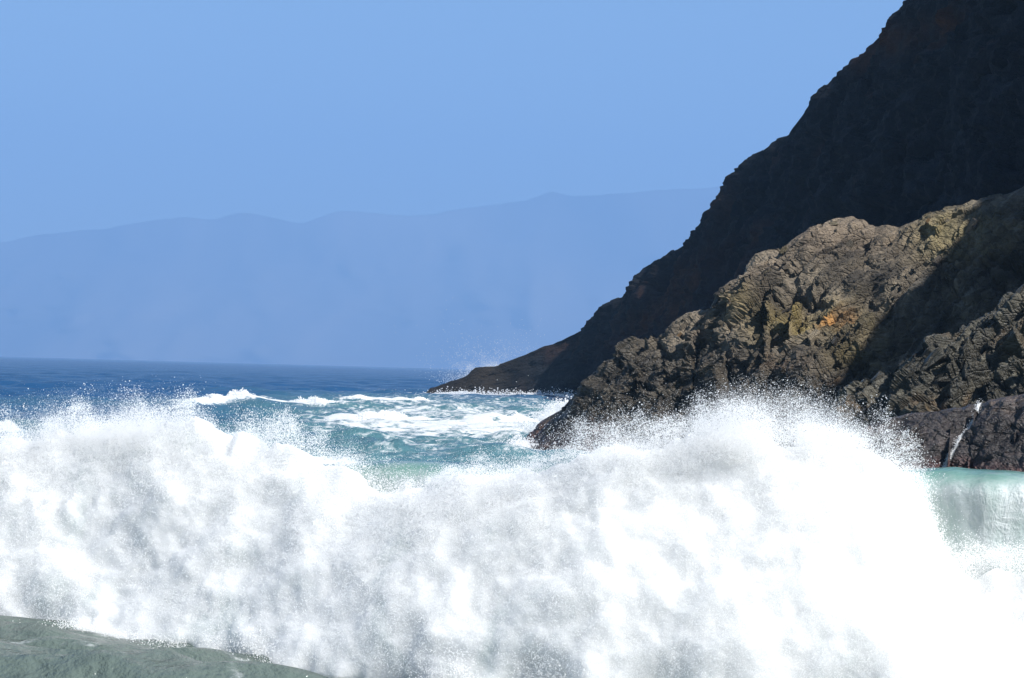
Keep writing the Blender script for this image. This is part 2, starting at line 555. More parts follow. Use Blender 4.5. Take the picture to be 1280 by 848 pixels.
def build_headland():
    nu, nf, nb = 520, 230, 40
    ridge = resample(hr, nu)
    # a steep cliff: its foot lies left of the ridge
    hz = np.clip(ridge[:, 2], 0, None)
    ry = ridge[:, 1]
    base = ridge + np.stack([-0.34 * hz - 0.8, -0.08 * hz - 1.5, -ridge[:, 2] - 2.0], 1)
    back = ridge + np.stack([np.full(nu, 26.0), 22 + 0 * ry, -ridge[:, 2] - 6], 1)
    def bulge(u, v):
        return np.where(v > 0, 2.2 * np.sin(np.pi * np.clip(v, 0, 1)), 0) * (0.3 + 0 * u)
    P, v = loft(ridge, base, back, nu, nf, nb, bulge)
    n = out_normals(P, nb)
    px, py = project(P)
    scl = np.clip(P[..., 2:3].max(1, keepdims=True) / 14.0, 0.42, 1)[..., 0]
    R = frame(rad(42), rad(25), -0.2)
    h1, g1, r1 = blocks(P, R, (14, 3.2, 9), 40, 0.5)
    h2, g2, r2 = blocks(P, R, (4.5, 1.3, 3.5), 60, 0.5)
    big = fbm(P / 13.0, 5, 21)
    gul = fbm((P @ frame(rad(52), rad(-10)).T) * np.array([0.02, 0.14, 0.14]), 4, 31)
    disp = 2.2 * big + 2.0 * gul + 0.9 * h1 + 0.5 * h2 - 0.45 * g1 - 0.2 * g2 + 0.9 * ridged(P / 2.4, 4, 25)
    at_ridge = np.exp(-(v / 0.05) ** 2)
    disp = disp * scl * (1 - 0.6 * at_ridge)
    P = P + n * disp[..., None]
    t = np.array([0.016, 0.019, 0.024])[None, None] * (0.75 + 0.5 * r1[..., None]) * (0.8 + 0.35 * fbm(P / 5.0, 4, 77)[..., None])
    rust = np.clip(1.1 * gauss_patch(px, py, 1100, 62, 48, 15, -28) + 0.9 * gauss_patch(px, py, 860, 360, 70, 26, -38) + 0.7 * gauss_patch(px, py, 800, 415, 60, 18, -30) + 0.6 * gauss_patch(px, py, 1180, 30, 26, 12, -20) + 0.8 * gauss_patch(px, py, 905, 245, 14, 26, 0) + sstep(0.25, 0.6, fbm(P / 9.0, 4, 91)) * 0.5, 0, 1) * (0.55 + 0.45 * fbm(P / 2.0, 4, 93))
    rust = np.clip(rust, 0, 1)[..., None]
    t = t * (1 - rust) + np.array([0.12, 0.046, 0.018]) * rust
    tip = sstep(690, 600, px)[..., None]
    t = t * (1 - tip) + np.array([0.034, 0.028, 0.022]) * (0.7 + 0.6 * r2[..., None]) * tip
    wet = sstep(4, 1, P[..., 2])
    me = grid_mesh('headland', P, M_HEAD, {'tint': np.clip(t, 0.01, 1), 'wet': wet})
    FOAM_EDGE.append((np.stack([base[:, 0], base[:, 1]], 1)[2:nu // 2:6] + np.array([0, -1.5]), 4.5))
    return link('headland', me, kind='structure', label='tall dark headland in shade sloping down into the sea', category='headland')

# --- a lit outcrop of broken strata in front of it
OR = np.array([(640, 575, 153), (652, 560, 152.6), (663, 543, 152.2), (676, 527, 152), (690, 519, 151.6), (705, 510, 151), (720, 497, 150.6), (735, 485, 150), (744, 471, 149.8), (757, 461, 149.5), (770, 450, 149.2), (790, 438, 148.8), (801, 429, 148.6), (824, 423, 148.2), (832, 416, 148),
               (846, 399, 147.8), (862, 391, 147.5), (887, 385, 147.2), (893, 374, 147), (902, 363, 146.8), (915, 352, 146.7), (930, 344, 146.5), (934, 330, 146.4), (945, 318, 146.3), (960, 312, 146.2), (976, 309, 146.1), (990, 299, 146), (1004, 290, 146), (1012, 283, 146), (1026, 280, 146),
               (1040, 275, 146), (1056, 273, 146), (1066, 272, 146), (1078, 277, 145.8), (1094, 285, 145.4), (1108, 282, 145), (1122, 284, 144.8), (1136, 280, 144.6), (1150, 275, 144.4), (1168, 266, 144.2), (1186, 260, 144), (1200, 260, 143.6), (1220, 256, 143.2), (1245, 247, 143), (1280, 236, 142.5), (1340, 205, 142), (1420, 160, 142)], float)

def rock_tint(P, px, py, r1, r2, seed):
    """greyish-brown broken rock; the tints are the stone's own: weathered tan tops, ochre and olive stains, dark lower rock"""
    base = np.array([0.105, 0.085, 0.060])
    t = base * (0.55 + 0.7 * r1[..., None]) * (0.75 + 0.5 * r2[..., None])
    n = fbm(P / 2.2, 5, seed)
    grey = sstep(-0.1, 0.5, fbm(P / 4.0, 4, seed + 5))[..., None]
    t = t * (1 - 0.5 * grey) + np.array([0.068, 0.064, 0.055]) * (0.6 + 0.8 * r2[..., None]) * 0.5 * grey
    return t, n

def build_outcrop():
    nu, nf, nb = 760, 330, 60
    rr = at_y(OR[:, 0], OR[:, 1], OR[:, 2])
    ridge = resample(rr, nu)
    hgt = np.clip(ridge[:, 2], 0, None)
    base = ridge.copy()
    base[:, 1] -= 1.2 + 1.02 * hgt
    base[:, 0] -= 0.8 + 0.05 * hgt
    base[:, 2] = -1.2
    back = ridge.copy()
    back[:, 1] += 1.5 + 0.55 * hgt
    back[:, 0] += 1.0
    back[:, 2] = -1.5
    def bulge(u, v):
        return np.where(v > 0, 0.9 * np.sin(np.pi * np.clip(v, 0, 1)) ** 0.8, 0) * sstep(0.02, 0.3, u)
    P, v = loft(ridge, base, back, nu, nf, nb, bulge)
    n = out_normals(P, nb)
    px, py = project(P)
    scl = np.clip(ridge[:, 2] / 5.0, 0.25, 1)[:, None]
    h0, g0, r0 = blocks(P, BED, (8.0, 1.9, 4.0), 110, 0.22)
    h1, g1, r1 = blocks(P, BED, (2.2, 0.55, 1.2), 140, 0.22)
    h2, g2, r2 = blocks(P, BED2, (0.8, 0.26, 0.5), 170, 0.25)
    big = fbm(P / 4.5, 4, 101)
    qb = (P @ BED.T)
    wp = fbm(P / 2.6, 3, 131)
    lay = []
    for th, sd in ((0.62, 1), (0.24, 2), (1.7, 3)):
        x = qb[..., 1] / th + 0.7 * wp + 0.25 * fbm(P / 0.8, 2, 133)
        i = np.floor(x)
        brk_a = np.floor(qb[..., 0] / (4.5 * th) + 9 * hsh(i, seed=300 + sd))
        lay.append(hsh(i, brk_a, seed=310 + sd) - 0.5 + 0.35 * (x - i))
    brk = sstep(-0.25, 0.35, fbm(P / 3.0, 3, 115))      # how broken the stone is here
    tipw = sstep(820, 930, px)
    disp = (0.7 + 0.6 * tipw) * big + (0.18 + 0.17 * tipw) * h0 + 0.65 * lay[2] + 0.42 * lay[0] + 0.22 * lay[1] + 0.34 * brk * h1 + (0.04 + 0.16 * brk) * h2 - 0.36 * g0 - 0.22 * g1 * brk - 0.05 * g2 + (0.06 + 0.16 * brk) * ridged(P / 1.6, 5, 103) + 0.12 * fbm(P / 0.25, 3, 108)
    # smoother, less broken stone in the upper middle
    calm = gauss_patch(px, py, 1080, 330, 85, 45)
    disp = disp * (1 - 0.4 * calm)
    nz = fbm(P / 1.2, 3, 120)
    grooves = 0.9 * px_groove(px, py + 6 * nz, [(852, 412), (820, 432), (785, 452), (758, 474)], 6) + 1.0 * px_groove(px, py, [(955, 395), (938, 425), (922, 460)], 6) + 0.8 * px_groove(px, py, [(900, 402), (880, 425), (862, 446)], 6) \
        + 1.1 * px_groove(px, py, [(1092, 392), (1112, 402), (1085, 440)], 9) + 0.7 * px_groove(px, py, [(1000, 335), (985, 365), (975, 395)], 5) + 0.7 * px_groove(px, py, [(745, 500), (725, 520), (715, 540)], 7) \
        + 0.7 * px_groove(px, py, [(1060, 290), (1020, 320), (1000, 330)], 4) + 0.8 * px_groove(px, py, [(1005, 440), (1040, 447)], 6) + 1.6 * gauss_patch(px, py, 1130, 440, 50, 40)
    fr = (v > 0)
    at_ridge = np.exp(-(v / 0.06) ** 2)
    disp = disp * scl * (1 - 0.8 * at_ridge) - 0.38 * grooves * fr * np.clip(scl, 0.4, 1) * (1 - at_ridge)
    P = P + n * disp[..., None]
    t, nn = rock_tint(P, px, py, r1, r2, 201)
    t = t * (1.0 + 1.2 * fbm(P / 1.8, 4, 207) + 0.5 * fbm(P / 6.0, 3, 209))[..., None].clip(0.25, 2)
    def blend(t, col, m):
        m = np.clip(m * (0.75 + 0.9 * nn), 0, 1)[..., None]
        return t * (1 - m) + np.array(col) * (0.65 + 0.7 * r1[..., None]) * m
    z = P[..., 2]
    t = blend(t, (0.17, 0.13, 0.092), 0.9 * gauss_patch(px, py, 1020, 300, 60, 22, -25) + 0.8 * gauss_patch(px, py, 1110, 300, 60, 25) + 0.7 * gauss_patch(px, py, 940, 360, 50, 28, -35) + 0.6 * gauss_patch(px, py, 890, 415, 40, 25, -35))
    t = blend(t, (0.205, 0.165, 0.075), 1.0 * gauss_patch(px, py, 1205, 300, 55, 32) + 0.6 * gauss_patch(px, py, 1085, 425, 22, 28))
    t = blend(t, (0.15, 0.112, 0.034), 1.5 * gauss_patch(px, py, 1000, 402, 60, 20) + 0.5 * gauss_patch(px, py, 925, 385, 25, 12, -30) + 0.5 * gauss_patch(px, py, 1060, 445, 30, 25))
    t = blend(t, (0.36, 0.17, 0.045), 1.6 * gauss_patch(px, py, 1037, 408, 16, 5, -25) + 1.1 * gauss_patch(px, py, 1060, 405, 10, 9) + 0.8 * gauss_patch(px, py, 1030, 500, 28, 12) + 0.5 * gauss_patch(px, py, 975, 470, 26, 16))
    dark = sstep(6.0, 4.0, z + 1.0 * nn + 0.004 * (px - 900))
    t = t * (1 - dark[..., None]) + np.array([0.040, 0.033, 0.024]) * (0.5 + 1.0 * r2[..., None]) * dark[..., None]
    red = sstep(1.8, 0.8, z + 0.5 * nn) * sstep(800, 740, px)
    t = t * (1 - red[..., None]) + np.array([0.09, 0.052, 0.042]) * (0.5 + r2[..., None]) * red[..., None]
    wet = np.clip(dark * 1.0 + 0.15, 0, 1)
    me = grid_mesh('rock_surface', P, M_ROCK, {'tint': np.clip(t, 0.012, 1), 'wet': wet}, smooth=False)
    root = link('rock_outcrop', None, None, label='sunlit brown outcrop of broken strata below the dark headland', category='rock')
    root.location = (12.0, 140.0, 0.0)
    o = link('rock_surface', me, root)
    o.location = (-12.0, -140.0, 0.0)
    FOAM_EDGE.append((P[20:560:8, -30, :2], 3.0))
    return root, P, t, wet, n, px, py, v

def chunk(seed):
    """a jointed block of stone: box with cut corners, knocked edges"""
    import bmesh
    r = np.random.default_rng(seed)
    bm = bmesh.new()
    for k in range(16):
        s = np.array([r.choice([-1, 1]), r.choice([-1, 1]), r.choice([-1, 1])]) * (0.5 - np.abs(r.normal(0, 0.10, 3)))
        bm.verts.new(s)
    res = bmesh.ops.convex_hull(bm, input=bm.verts)
    bmesh.ops.delete(bm, geom=[g for g in res['geom_interior'] if isinstance(g, bmesh.types.BMVert)], context='VERTS')
    bmesh.ops.bevel(bm, geom=bm.edges[:], offset=0.035, segments=1, affect='EDGES')
    bmesh.ops.triangulate(bm, faces=bm.faces[:])
    me = bpy.data.meshes.new('block')
    bm.to_mesh(me)
    bm.free()
    return me

def add_blocks(root, P, t, wet, px, py, v, count, seed, zones, size, R):
    """single blocks standing proud of the outcrop"""
    r = np.random.default_rng(seed)
    w = np.zeros(px.shape)
    for cx, cy_, rx, ry, ang, k in zones:
        w += k * gauss_patch(px, py, cx, cy_, rx, ry, ang)
    w *= (v > 0.02) & (v < 0.92)
    w = w.reshape(-1)
    idx = r.choice(len(w), count, replace=False, p=w / w.sum())
    Pf, tf, wf_ = P.reshape(-1, 3), t.reshape(-1, 3), wet.reshape(-1)
    kinds = {}
    inv = Vector(root.location)
    for i in idx:
        q = (int(tf[i].sum() / 0.09), int(r.integers(0, 3)))
        if q not in kinds:
            me = chunk(seed * 50 + len(kinds))
            nv = len(me.vertices)
            c = np.ones((nv, 4), np.float32)
            c[:, :3] = tf[i]
            me.attributes.new('tint', 'FLOAT_COLOR', 'POINT').data.foreach_set('color', c.reshape(-1))
            me.attributes.new('wet', 'FLOAT', 'POINT').data.foreach_set('value', np.full(nv, wf_[i], np.float32))
            me.materials.append(M_ROCK)
            kinds[q] = me
        o = link('block', kinds[q], root)
        s = size * r.lognormal(0, 0.38)
        Rm = Matrix(R.T.tolist()).to_4x4() @ Matrix.Rotation(r.normal(0, 0.22), 4, 'Z') @ Matrix.Rotation(r.normal(0, 0.22), 4, 'X') @ Matrix.Rotation(r.normal(0, 0.3), 4, 'Y')
        o.matrix_local = Matrix.Translation(Vector(Pf[i]) - inv) @ Rm @ Matrix.Diagonal((s * r.uniform(1.0, 1.9), s * r.uniform(0.55, 0.9), s * r.uniform(0.8, 1.3), 1))

def build_low_rock(name, label, pts, nu, nf, run, seed, R, sizes, tints, smooth=0.0, wetv=0.9, patches=()):
    a = np.array(pts, float)
    ridge = resample(at_y(a[:, 0], a[:, 1], a[:, 2]), nu)
    hgt = np.clip(ridge[:, 2], 0.2, None)
    base = ridge.copy()
    base[:, 1] -= 0.8 + run * hgt
    base[:, 0] -= 0.5
    base[:, 2] = -1.0
    back = ridge.copy()
    back[:, 1] += 1.0 + 0.6 * hgt
    back[:, 2] = -1.0
    P, v = loft(ridge, base, back, nu, nf, 24, lambda u, v: np.where(v > 0, 0.7 * np.sin(np.pi * np.clip(v, 0, 1)) ** 0.7, 0) + 0 * u)
    n = out_normals(P, 24)
    px, py = project(P)
    h0, g0, r0 = blocks(P, R, sizes[0], seed, 0.22)
    h1, g1, r1 = blocks(P, R, sizes[1], seed + 20, 0.2)
    h2, g2, r2 = blocks(P, R, sizes[2], seed + 40, 0.2)
    disp = 0.5 * fbm(P / 2.5, 4, seed + 60) + (0.30 - 0.25 * smooth) * ridged(P / 0.9, 4, seed + 63) + (1 - smooth) * (0.5 * h0 + 0.35 * h1 + 0.16 * h2 - (0.3 - 0.35 * smooth) * g0 - 0.14 * g1 - 0.05 * g2) + 0.12 * fbm(P / 0.5, 4, seed + 61)
    if smooth:
        disp += 0.10 * fbm((P @ frame(rad(58), rad(10)).T) * np.array([0.5, 3.5, 3.5]), 4, seed + 66)
    for line, w, dep in patches:
        disp -= dep * px_groove(px, py, line, w) * (v > 0)
    at_ridge = np.exp(-(v / 0.06) ** 2)
    P = P + n * (disp * (1 - 0.6 * at_ridge))[..., None]
    nn = fbm(P / 1.5, 4, seed + 70)
    t = np.array(tints[0]) * (0.55 + 0.9 * r1[..., None]) * (0.7 + 0.6 * r2[..., None])
    m = sstep(0.05, 0.4, nn)[..., None]
    t = t * (1 - m) + np.array(tints[1]) * (0.6 + 0.8 * r2[..., None]) * m
    red = sstep(1.3, 0.6, P[..., 2] + 0.35 * nn)[..., None]
    t = t * (1 - red) + np.array([0.09, 0.044, 0.04]) * (0.5 + r2[..., None]) * red
    wet = np.clip(np.full(px.shape, wetv) + 0.2 * nn, 0, 1)
    me = grid_mesh(name, P, M_ROCK, {'tint': np.clip(t, 0.01, 1), 'wet': wet}, smooth=False)
    return P, px, py, v, t, wet, me

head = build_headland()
out_root, OP, OT, OW, ON, opx, opy, ov = build_outcrop()
add_blocks(out_root, OP, OT, OW, opx, opy, ov, 160, 5, [(960, 345, 60, 40, -35, 1.0), (880, 420, 45, 30, -35, 1.0), (1060, 410, 45, 20, 0, .9), (1190, 300, 40, 25, 0, .8), (800, 480, 60, 30, -30, .5), (1000, 450, 90, 40, 0, .4), (1020, 290, 60, 10, -20, .6)], 0.22, BED)

LR = [(1052, 560, 121), (1058, 530, 121), (1063, 495, 121), (1075, 481, 120.5), (1088, 475, 120.5), (1105, 470, 120), (1118, 461, 119.5), (1130, 450, 119), (1150, 437, 118.5), (1172, 424, 118), (1190, 415, 118), (1214, 406, 118), (1236, 395, 118), (1252, 384, 118), (1268, 371, 118), (1285, 360, 118), (1340, 325, 117), (1420, 290, 116)]
LP, lpx, lpy, lv, lt, lw, lme = build_low_rock('ledge_surface', '', LR, 380, 190, 0.85, 310, BED, ((4.5, 1.3, 2.5), (1.6, 0.5, 1.1), (0.6, 0.22, 0.45)), ((0.055, 0.050, 0.037), (0.10, 0.07, 0.04)),
    patches=[([(1290, 430), (1250, 455), (1220, 485), (1195, 508)], 6, 1.1), ([(1205, 432), (1195, 460), (1172, 490)], 5, 0.5), ([(1190, 422), (1170, 445)], 5, 0.6), ([(1120, 470), (1105, 500), (1102, 525)], 8, 0.9)])
low_root = link('rock_ledge', None, None, label='wet dark rock ledge stepping down in front of the sunlit outcrop', category='rock')
low_root.location = (17.0, 114.0, 0.0)
o = link('rock_surface', lme, low_root)
o.location = (-17.0, -114.0, 0.0)
add_blocks(low_root, LP, lt, lw, lpx, lpy, lv, 60, 8, [(1150, 455, 50, 30, -30, 1.0), (1230, 430, 50, 25, -30, 1.0), (1210, 480, 50, 25, 0, .6)], 0.26, BED)

SR = [(1040, 590, 110.5), (1060, 556, 110.5), (1075, 540, 110), (1092, 530, 110), (1112, 524, 109.6), (1140, 516, 109.3), (1165, 513, 109), (1190, 511, 109), (1222, 508, 108.8), (1236, 504, 108.6), (1255, 499, 108.3), (1280, 492, 108), (1340, 470, 107), (1420, 450, 106)]
SP, spx, spy, sv, st, sw, sme = build_low_rock('slab_surface', '', SR, 300, 150, 0.55, 410, frame(rad(30), rad(10), -0.3), ((3.5, 1.6, 3.0), (1.4, 0.8, 1.3), (0.5, 0.3, 0.5)), ((0.046, 0.038, 0.036), (0.07, 0.052, 0.042)), smooth=0.72, wetv=1.0,
    patches=[([(1222, 506), (1215, 520), (1200, 540), (1190, 560), (1178, 586)], 5, 0.25)])
slab = link('rock_slab', sme, None, label='smooth wet purplish rock slab at the waterline with grooves', category='rock')

sea = build_sea()

# --- the trickle of water running down the slab
def build_trickle():
    path = resample([(1223, 507), (1215, 521), (1201, 540), (1191, 560), (1184, 574), (1178, 588)], 60)
    fr = np.where(sv > -0.02)
    Pf = SP[fr]
    qx, qy = spx[fr], spy[fr]
    c = []
    for x, y in path:
        k = np.argmin((qx - x) ** 2 + (qy - y) ** 2)
        c.append(Pf[k])
    c = np.array(c)
    for _ in range(3):
        c[1:-1] = (c[:-2] + c[1:-1] * 2 + c[2:]) / 4
    c[:, 1] -= 0.10
    w = 0.045 + 0.05 * np.abs(fbm(np.stack([np.arange(60) * .3, np.zeros(60), np.zeros(60)], -1), 3, 4))
    k = np.linspace(-1, 1, 7)
    P = c[:, None, :] + np.stack([k[None] * w[:, None] + 0 * k[None], -0.05 * (1 - k[None] ** 2) + 0 * w[:, None], 0.25 * k[None] * w[:, None]], -1)
    me = grid_mesh('trickle_sheet', P, M_FOAMSURF, {})
    root = link('water_trickle', None, None, label='thin white trickle of water running down the smooth wet slab', category='water')
    root.location = c[-1]
    o = link('water_sheet', me, root)
    o.location = -Vector(c[-1])
    n = 2500
    i = rng.integers(0, 60, n)
    D = c[i] + rng.normal(0, 1, (n, 3)) * np.stack([w[i] * 1.1, 0.05 + 0 * w[i], w[i] * .9], -1)
    d = droplets('spray', D, rng.uniform(0.006, 0.016, n), M_SPRAY, root)
    d.location = -Vector(c[-1])

# ------------------------------------------------------------------ foam surfaces
mfs, nt, p, out = new_mat('foam_surface')
_f = ramp(nt, noise(nt, mapped(nt, (0.8, 0.8, 0.55)), 1.1, 7, 0.62, 0.5), 0.50, 0.72)
nt.links.new(mixc(nt, _f, (0.79, 0.79, 0.78), (0.70, 0.73, 0.712)), p.inputs['Base Color'])      # thin foam lets the green water through
p.inputs['Roughness'].default_value = 0.9
p.inputs['Specular IOR Level'].default_value = 0.1
p.inputs['Subsurface Weight'].default_value = 1.0
p.inputs['Subsurface Radius'].default_value = (1.0, 1.0, 1.0)
p.inputs['Subsurface Scale'].default_value = 0.55
b = N(nt, 'ShaderNodeBump', Strength=0.6, Distance=0.1)
nt.links.new(noise(nt, mapped(nt), 6.0, 6, 0.65), b.inputs['Height'])
nt.links.new(b.outputs[0], p.inputs['Normal'])
M_FOAMSURF = mfs
M_CREST = mfs.copy()
M_CREST.name = 'crest_foam'
M_CREST.node_tree.links.remove(M_CREST.node_tree.nodes['Principled BSDF'].inputs['Base Color'].links[0])
M_CREST.node_tree.nodes['Principled BSDF'].inputs['Base Color'].default_value = (0.58, 0.60, 0.605, 1)
M_CREST.node_tree.nodes['Principled BSDF'].inputs['Subsurface Weight'].default_value = 0.0
M_CREST.node_tree.nodes['Bump'].inputs['Distance'].default_value = 0.4
build_trickle()

# --- small swells: white crests of foam on the raised sea
def build_crest(line, h, wf, wb, lab, fm):
    L = resample(line, 400)
    n = int(42000 * fm)
    k = rng.integers(0, 400, n)
    arc = k / 399.0
    xy = L[k] + rng.normal(0, 0.25, (n, 2))
    dn = np.stack([-np.gradient(L[:, 1]), np.gradient(L[:, 0])], 1)
    dn /= np.linalg.norm(dn, axis=1, keepdims=True)
    off = -wf * 0.2 + rng.normal(0, 0.6, n) * wf * 0.8
    wob = 1.6 * fbm(np.concatenate([xy * 0.25, np.zeros((n, 1))], 1), 3, 5)
    xy = xy + dn[k] * (off - wob)[:, None]
    z = sea_height(xy, np.full(n, 1.0))
    f = np.zeros(n)
    swell_add(xy, z, f)
    puff = sstep(-0.25, 0.55, fbm(np.concatenate([xy * 0.5, np.zeros((n, 1))], 1), 4, 71)) * np.clip(np.minimum(arc, 1 - arc) * 7, 0, 1)
    z = z - 0.1 + h * 1.1 * puff * rng.uniform(0, 1, n) ** 1.5 * np.exp(-((off + wf * 0.2) / (wf * 0.8)) ** 2)
    keep = puff * np.clip(f * 1.6, 0, 1) > rng.uniform(0.0, 0.55, n)
    P = np.concatenate([xy, z[:, None]], 1)[keep]
    dist = P[:, 1].mean()
    R = dist / 2900 * rng.uniform(0.15, 0.5, len(P))
    # the ragged body of the crest
    m = 500
    C = resample(line, m)
    cn = resample(np.concatenate([L, dn], 1), m)[:, 2:]
    kk = np.linspace(-1.0, 1.0, 19)
    wobc = 1.6 * fbm(np.concatenate([C * 0.25, np.zeros((m, 1))], 1), 3, 5)
    XY = C[:, None] + cn[:, None] * (kk[None, :, None] * wf * 0.45 - wobc[:, None, None] - wf * .15)
    zz = sea_height(XY, np.full(XY.shape[:2], 1.0))
    ff = np.zeros(zz.shape)
    swell_add(XY, zz, ff)
    pf = sstep(-0.25, 0.55, fbm(np.concatenate([XY * 0.5, np.zeros(XY.shape[:2] + (1,))], -1), 4, 71)) * np.clip(np.minimum(np.linspace(0, 1, m), 1 - np.linspace(0, 1, m)) * 7, 0, 1)[:, None]
    zz = zz - 0.27 + (h * 0.45 * pf * (1 - kk[None] ** 2) + 0.16 * pf) * (1 + 2.2 * fbm(np.concatenate([XY * np.array([1.3, 2.0]), zz[..., None]], -1), 4, 73))
    root = link('whitecap', None, None, label=lab, category='wave', group='white crests on the sea behind the breaking wave')
    o0 = Vector((C[m // 2][0], C[m // 2][1], 0))
    root.location = o0
    b = link('foam_crest', grid_mesh('foam_crest', np.concatenate([XY, zz[..., None]], -1), M_CREST, {}, flip=True), root)
    b.location = -o0
    d = droplets('spray', P, R, M_SPRAY, root)
    d.location = -o0

for s in SWELLS:
    if s[4]:
        build_crest(*s)

# --- bursts of spray where the sea hits the rocks
def burst(label, centres, n, rad_px, dist_sd, rmin, rmax, up, seed, power=1.6):
    r = np.random.default_rng(seed)
    C = np.array(centres, float)
    k = r.choice(len(C), n, p=C[:, 3] / C[:, 3].sum())
    ang = r.normal(0, 1, n)
    g = np.abs(r.normal(0, 1, n)) ** power
    px = C[k, 0] + ang * rad_px * (0.35 + 0.4 * g)
    py = C[k, 1] - up * g + r.normal(0, 0.18, n) * up
    P = at_y(px, py, C[k, 2] + r.normal(0, dist_sd, n))
    cl = fbm(P * np.array([0.9, 0.4, 0.9]), 4, seed)
    keep = (cl > r.uniform(-0.55, 0.35, n)) & (P[:, 2] > -0.1)
    P = P[keep]
    return droplets('spray_burst', P, r.uniform(0, 1, len(P)) ** 3 * (rmax - rmin) + rmin, M_SPRAY, None, label=label, category='spray')

burst('fine burst of spray thrown up at the tip of the dark headland', [(600, 465, 466, 1.0), (585, 474, 467, .8), (622, 460, 464, .8), (570, 480, 468, .6)], 14000, 24, 1.5, 0.012, 0.045, 12, 31)
burst('white wash running along the foot of the dark headland', [(x, 496 + (x - 560) * 0.012, 444 - abs(x - 560) * 0.02, 1.0) for x in range(548, 740, 8)], 9000, 9, 1.5, 0.03, 0.11, 3.0, 32, 1.2)
burst('white surge breaking on the left toe of the sunlit outcrop', [(715, 512, 158, 1.0), (700, 518, 158, 1.1), (690, 526, 156, 1.0), (672, 540, 155, .7), (655, 560, 151, .9)], 30000, 13, 1.2, 0.010, 0.04, 5, 33, 1.2)
burst('sparkling droplets scattered over the lower face of the sunlit outcrop', [(x, 545, 131 + (x % 7) * 0.3, 1.0) for x in range(690, 1070, 10)], 7000, 22, 1.0, 0.006, 0.018, 16, 34, 1.3)

# ------------------------------------------------------------------ the breaking wave
WU = np.array([-420, -200, 0, 80, 120, 170, 240, 350, 440, 700, 1000, 1280, 1500, 1750], float)
WD = np.array([43.5, 42.5, 41.4, 41.0, 40.7, 40.2, 39.6, 38.9, 37.8, 36.2, 35.2, 34.6, 34.2, 34.0])
WH = np.array([1.6, 2.1, 2.4, 2.45, 2.5, 2.55, 2.6, 2.65, 2.72, 2.76, 2.86, 2.95, 2.8, 2.5])
TOPU = [-420, -200, -60, 0, 50, 100, 140, 180, 215, 245, 280, 310, 345, 375, 400, 425, 460, 500, 540, 565, 600, 650, 700, 740, 780, 820, 850, 890, 920, 960, 1000, 1030, 1060, 1090, 1115, 1140, 1160, 1185, 1220, 1260, 1300, 1400, 1750]
TOPY = [560, 550, 540, 540, 528, 524, 516, 512, 516, 524, 538, 552, 560, 575, 589, 604, 611, 606, 595, 584, 577, 578, 566, 552, 546, 542, 530, 516, 512, 514, 520, 534, 546, 560, 573, 592, 634, 680, 706, 700, 690, 680, 675]

TOPY = list(np.array(TOPY, float) + 17 * np.exp(-((np.array(TOPU, float) - 945) / 110) ** 2) + 9 * np.exp(-((np.array(TOPU, float) - 185) / 80) ** 2) - 7 * np.exp(-((np.array(TOPU, float) - 460) / 70) ** 2))
_uf = np.arange(-700, 2050, 5.0)
def smoothed(xs, ys, width):
    y = np.interp(_uf, xs, ys)
    k = np.exp(-np.linspace(-2.5, 2.5, width) ** 2 / 2)
    return np.convolve(np.pad(y, width // 2, mode='edge'), k / k.sum(), mode='valid')[:len(_uf)]

_DF, _HF, _TF = smoothed(WU, WD, 61), smoothed(WU, WH, 61), smoothed(TOPU, TOPY, 9)
def dist_of(u):
    return np.interp(u, _uf, _DF)

def top_of(u):
    return np.interp(u, _uf, _TF)

def wave_base(u):
    d = dist_of(u)
    return np.stack([(u - 640) / FPX * d, d], -1)

def wave_in(u):
    t = wave_base(u + 60) - wave_base(u - 60)
    n = np.stack([-t[..., 1], t[..., 0]], -1)
    return n / np.linalg.norm(n, axis=-1, keepdims=True)

PROF_W = np.array([-0.1, 0.0, 0.55, 0.95, 1.15, 1.10, 0.98, 1.0, 1.20, 1.65, 2.4, 4.0, 7.0, 11.0, 16.0])
PROF_Z = np.array([-0.35, 0.0, 0.10, 0.30, 0.52, 0.72, 0.86, 0.93, 0.975, 1.0, 0.985, 0.86, 0.50, 0.18, -0.12])

def body_profile(n):
    t = np.linspace(0, len(PROF_W) - 1, n)
    k = np.arange(len(PROF_W))
    w, z = np.interp(t, k, PROF_W), np.interp(t, k, PROF_Z)
    for _ in range(int(n * 0.25)):
        w[1:-1] = (w[:-2] + w[1:-1] * 2 + w[2:]) / 4
        z[1:-1] = (z[:-2] + z[1:-1] * 2 + z[2:]) / 4
    return w, z

def face_w(zf):
    k = np.argmax(PROF_Z)
    return np.interp(zf, PROF_Z[1:k + 1], PROF_W[1:k + 1])

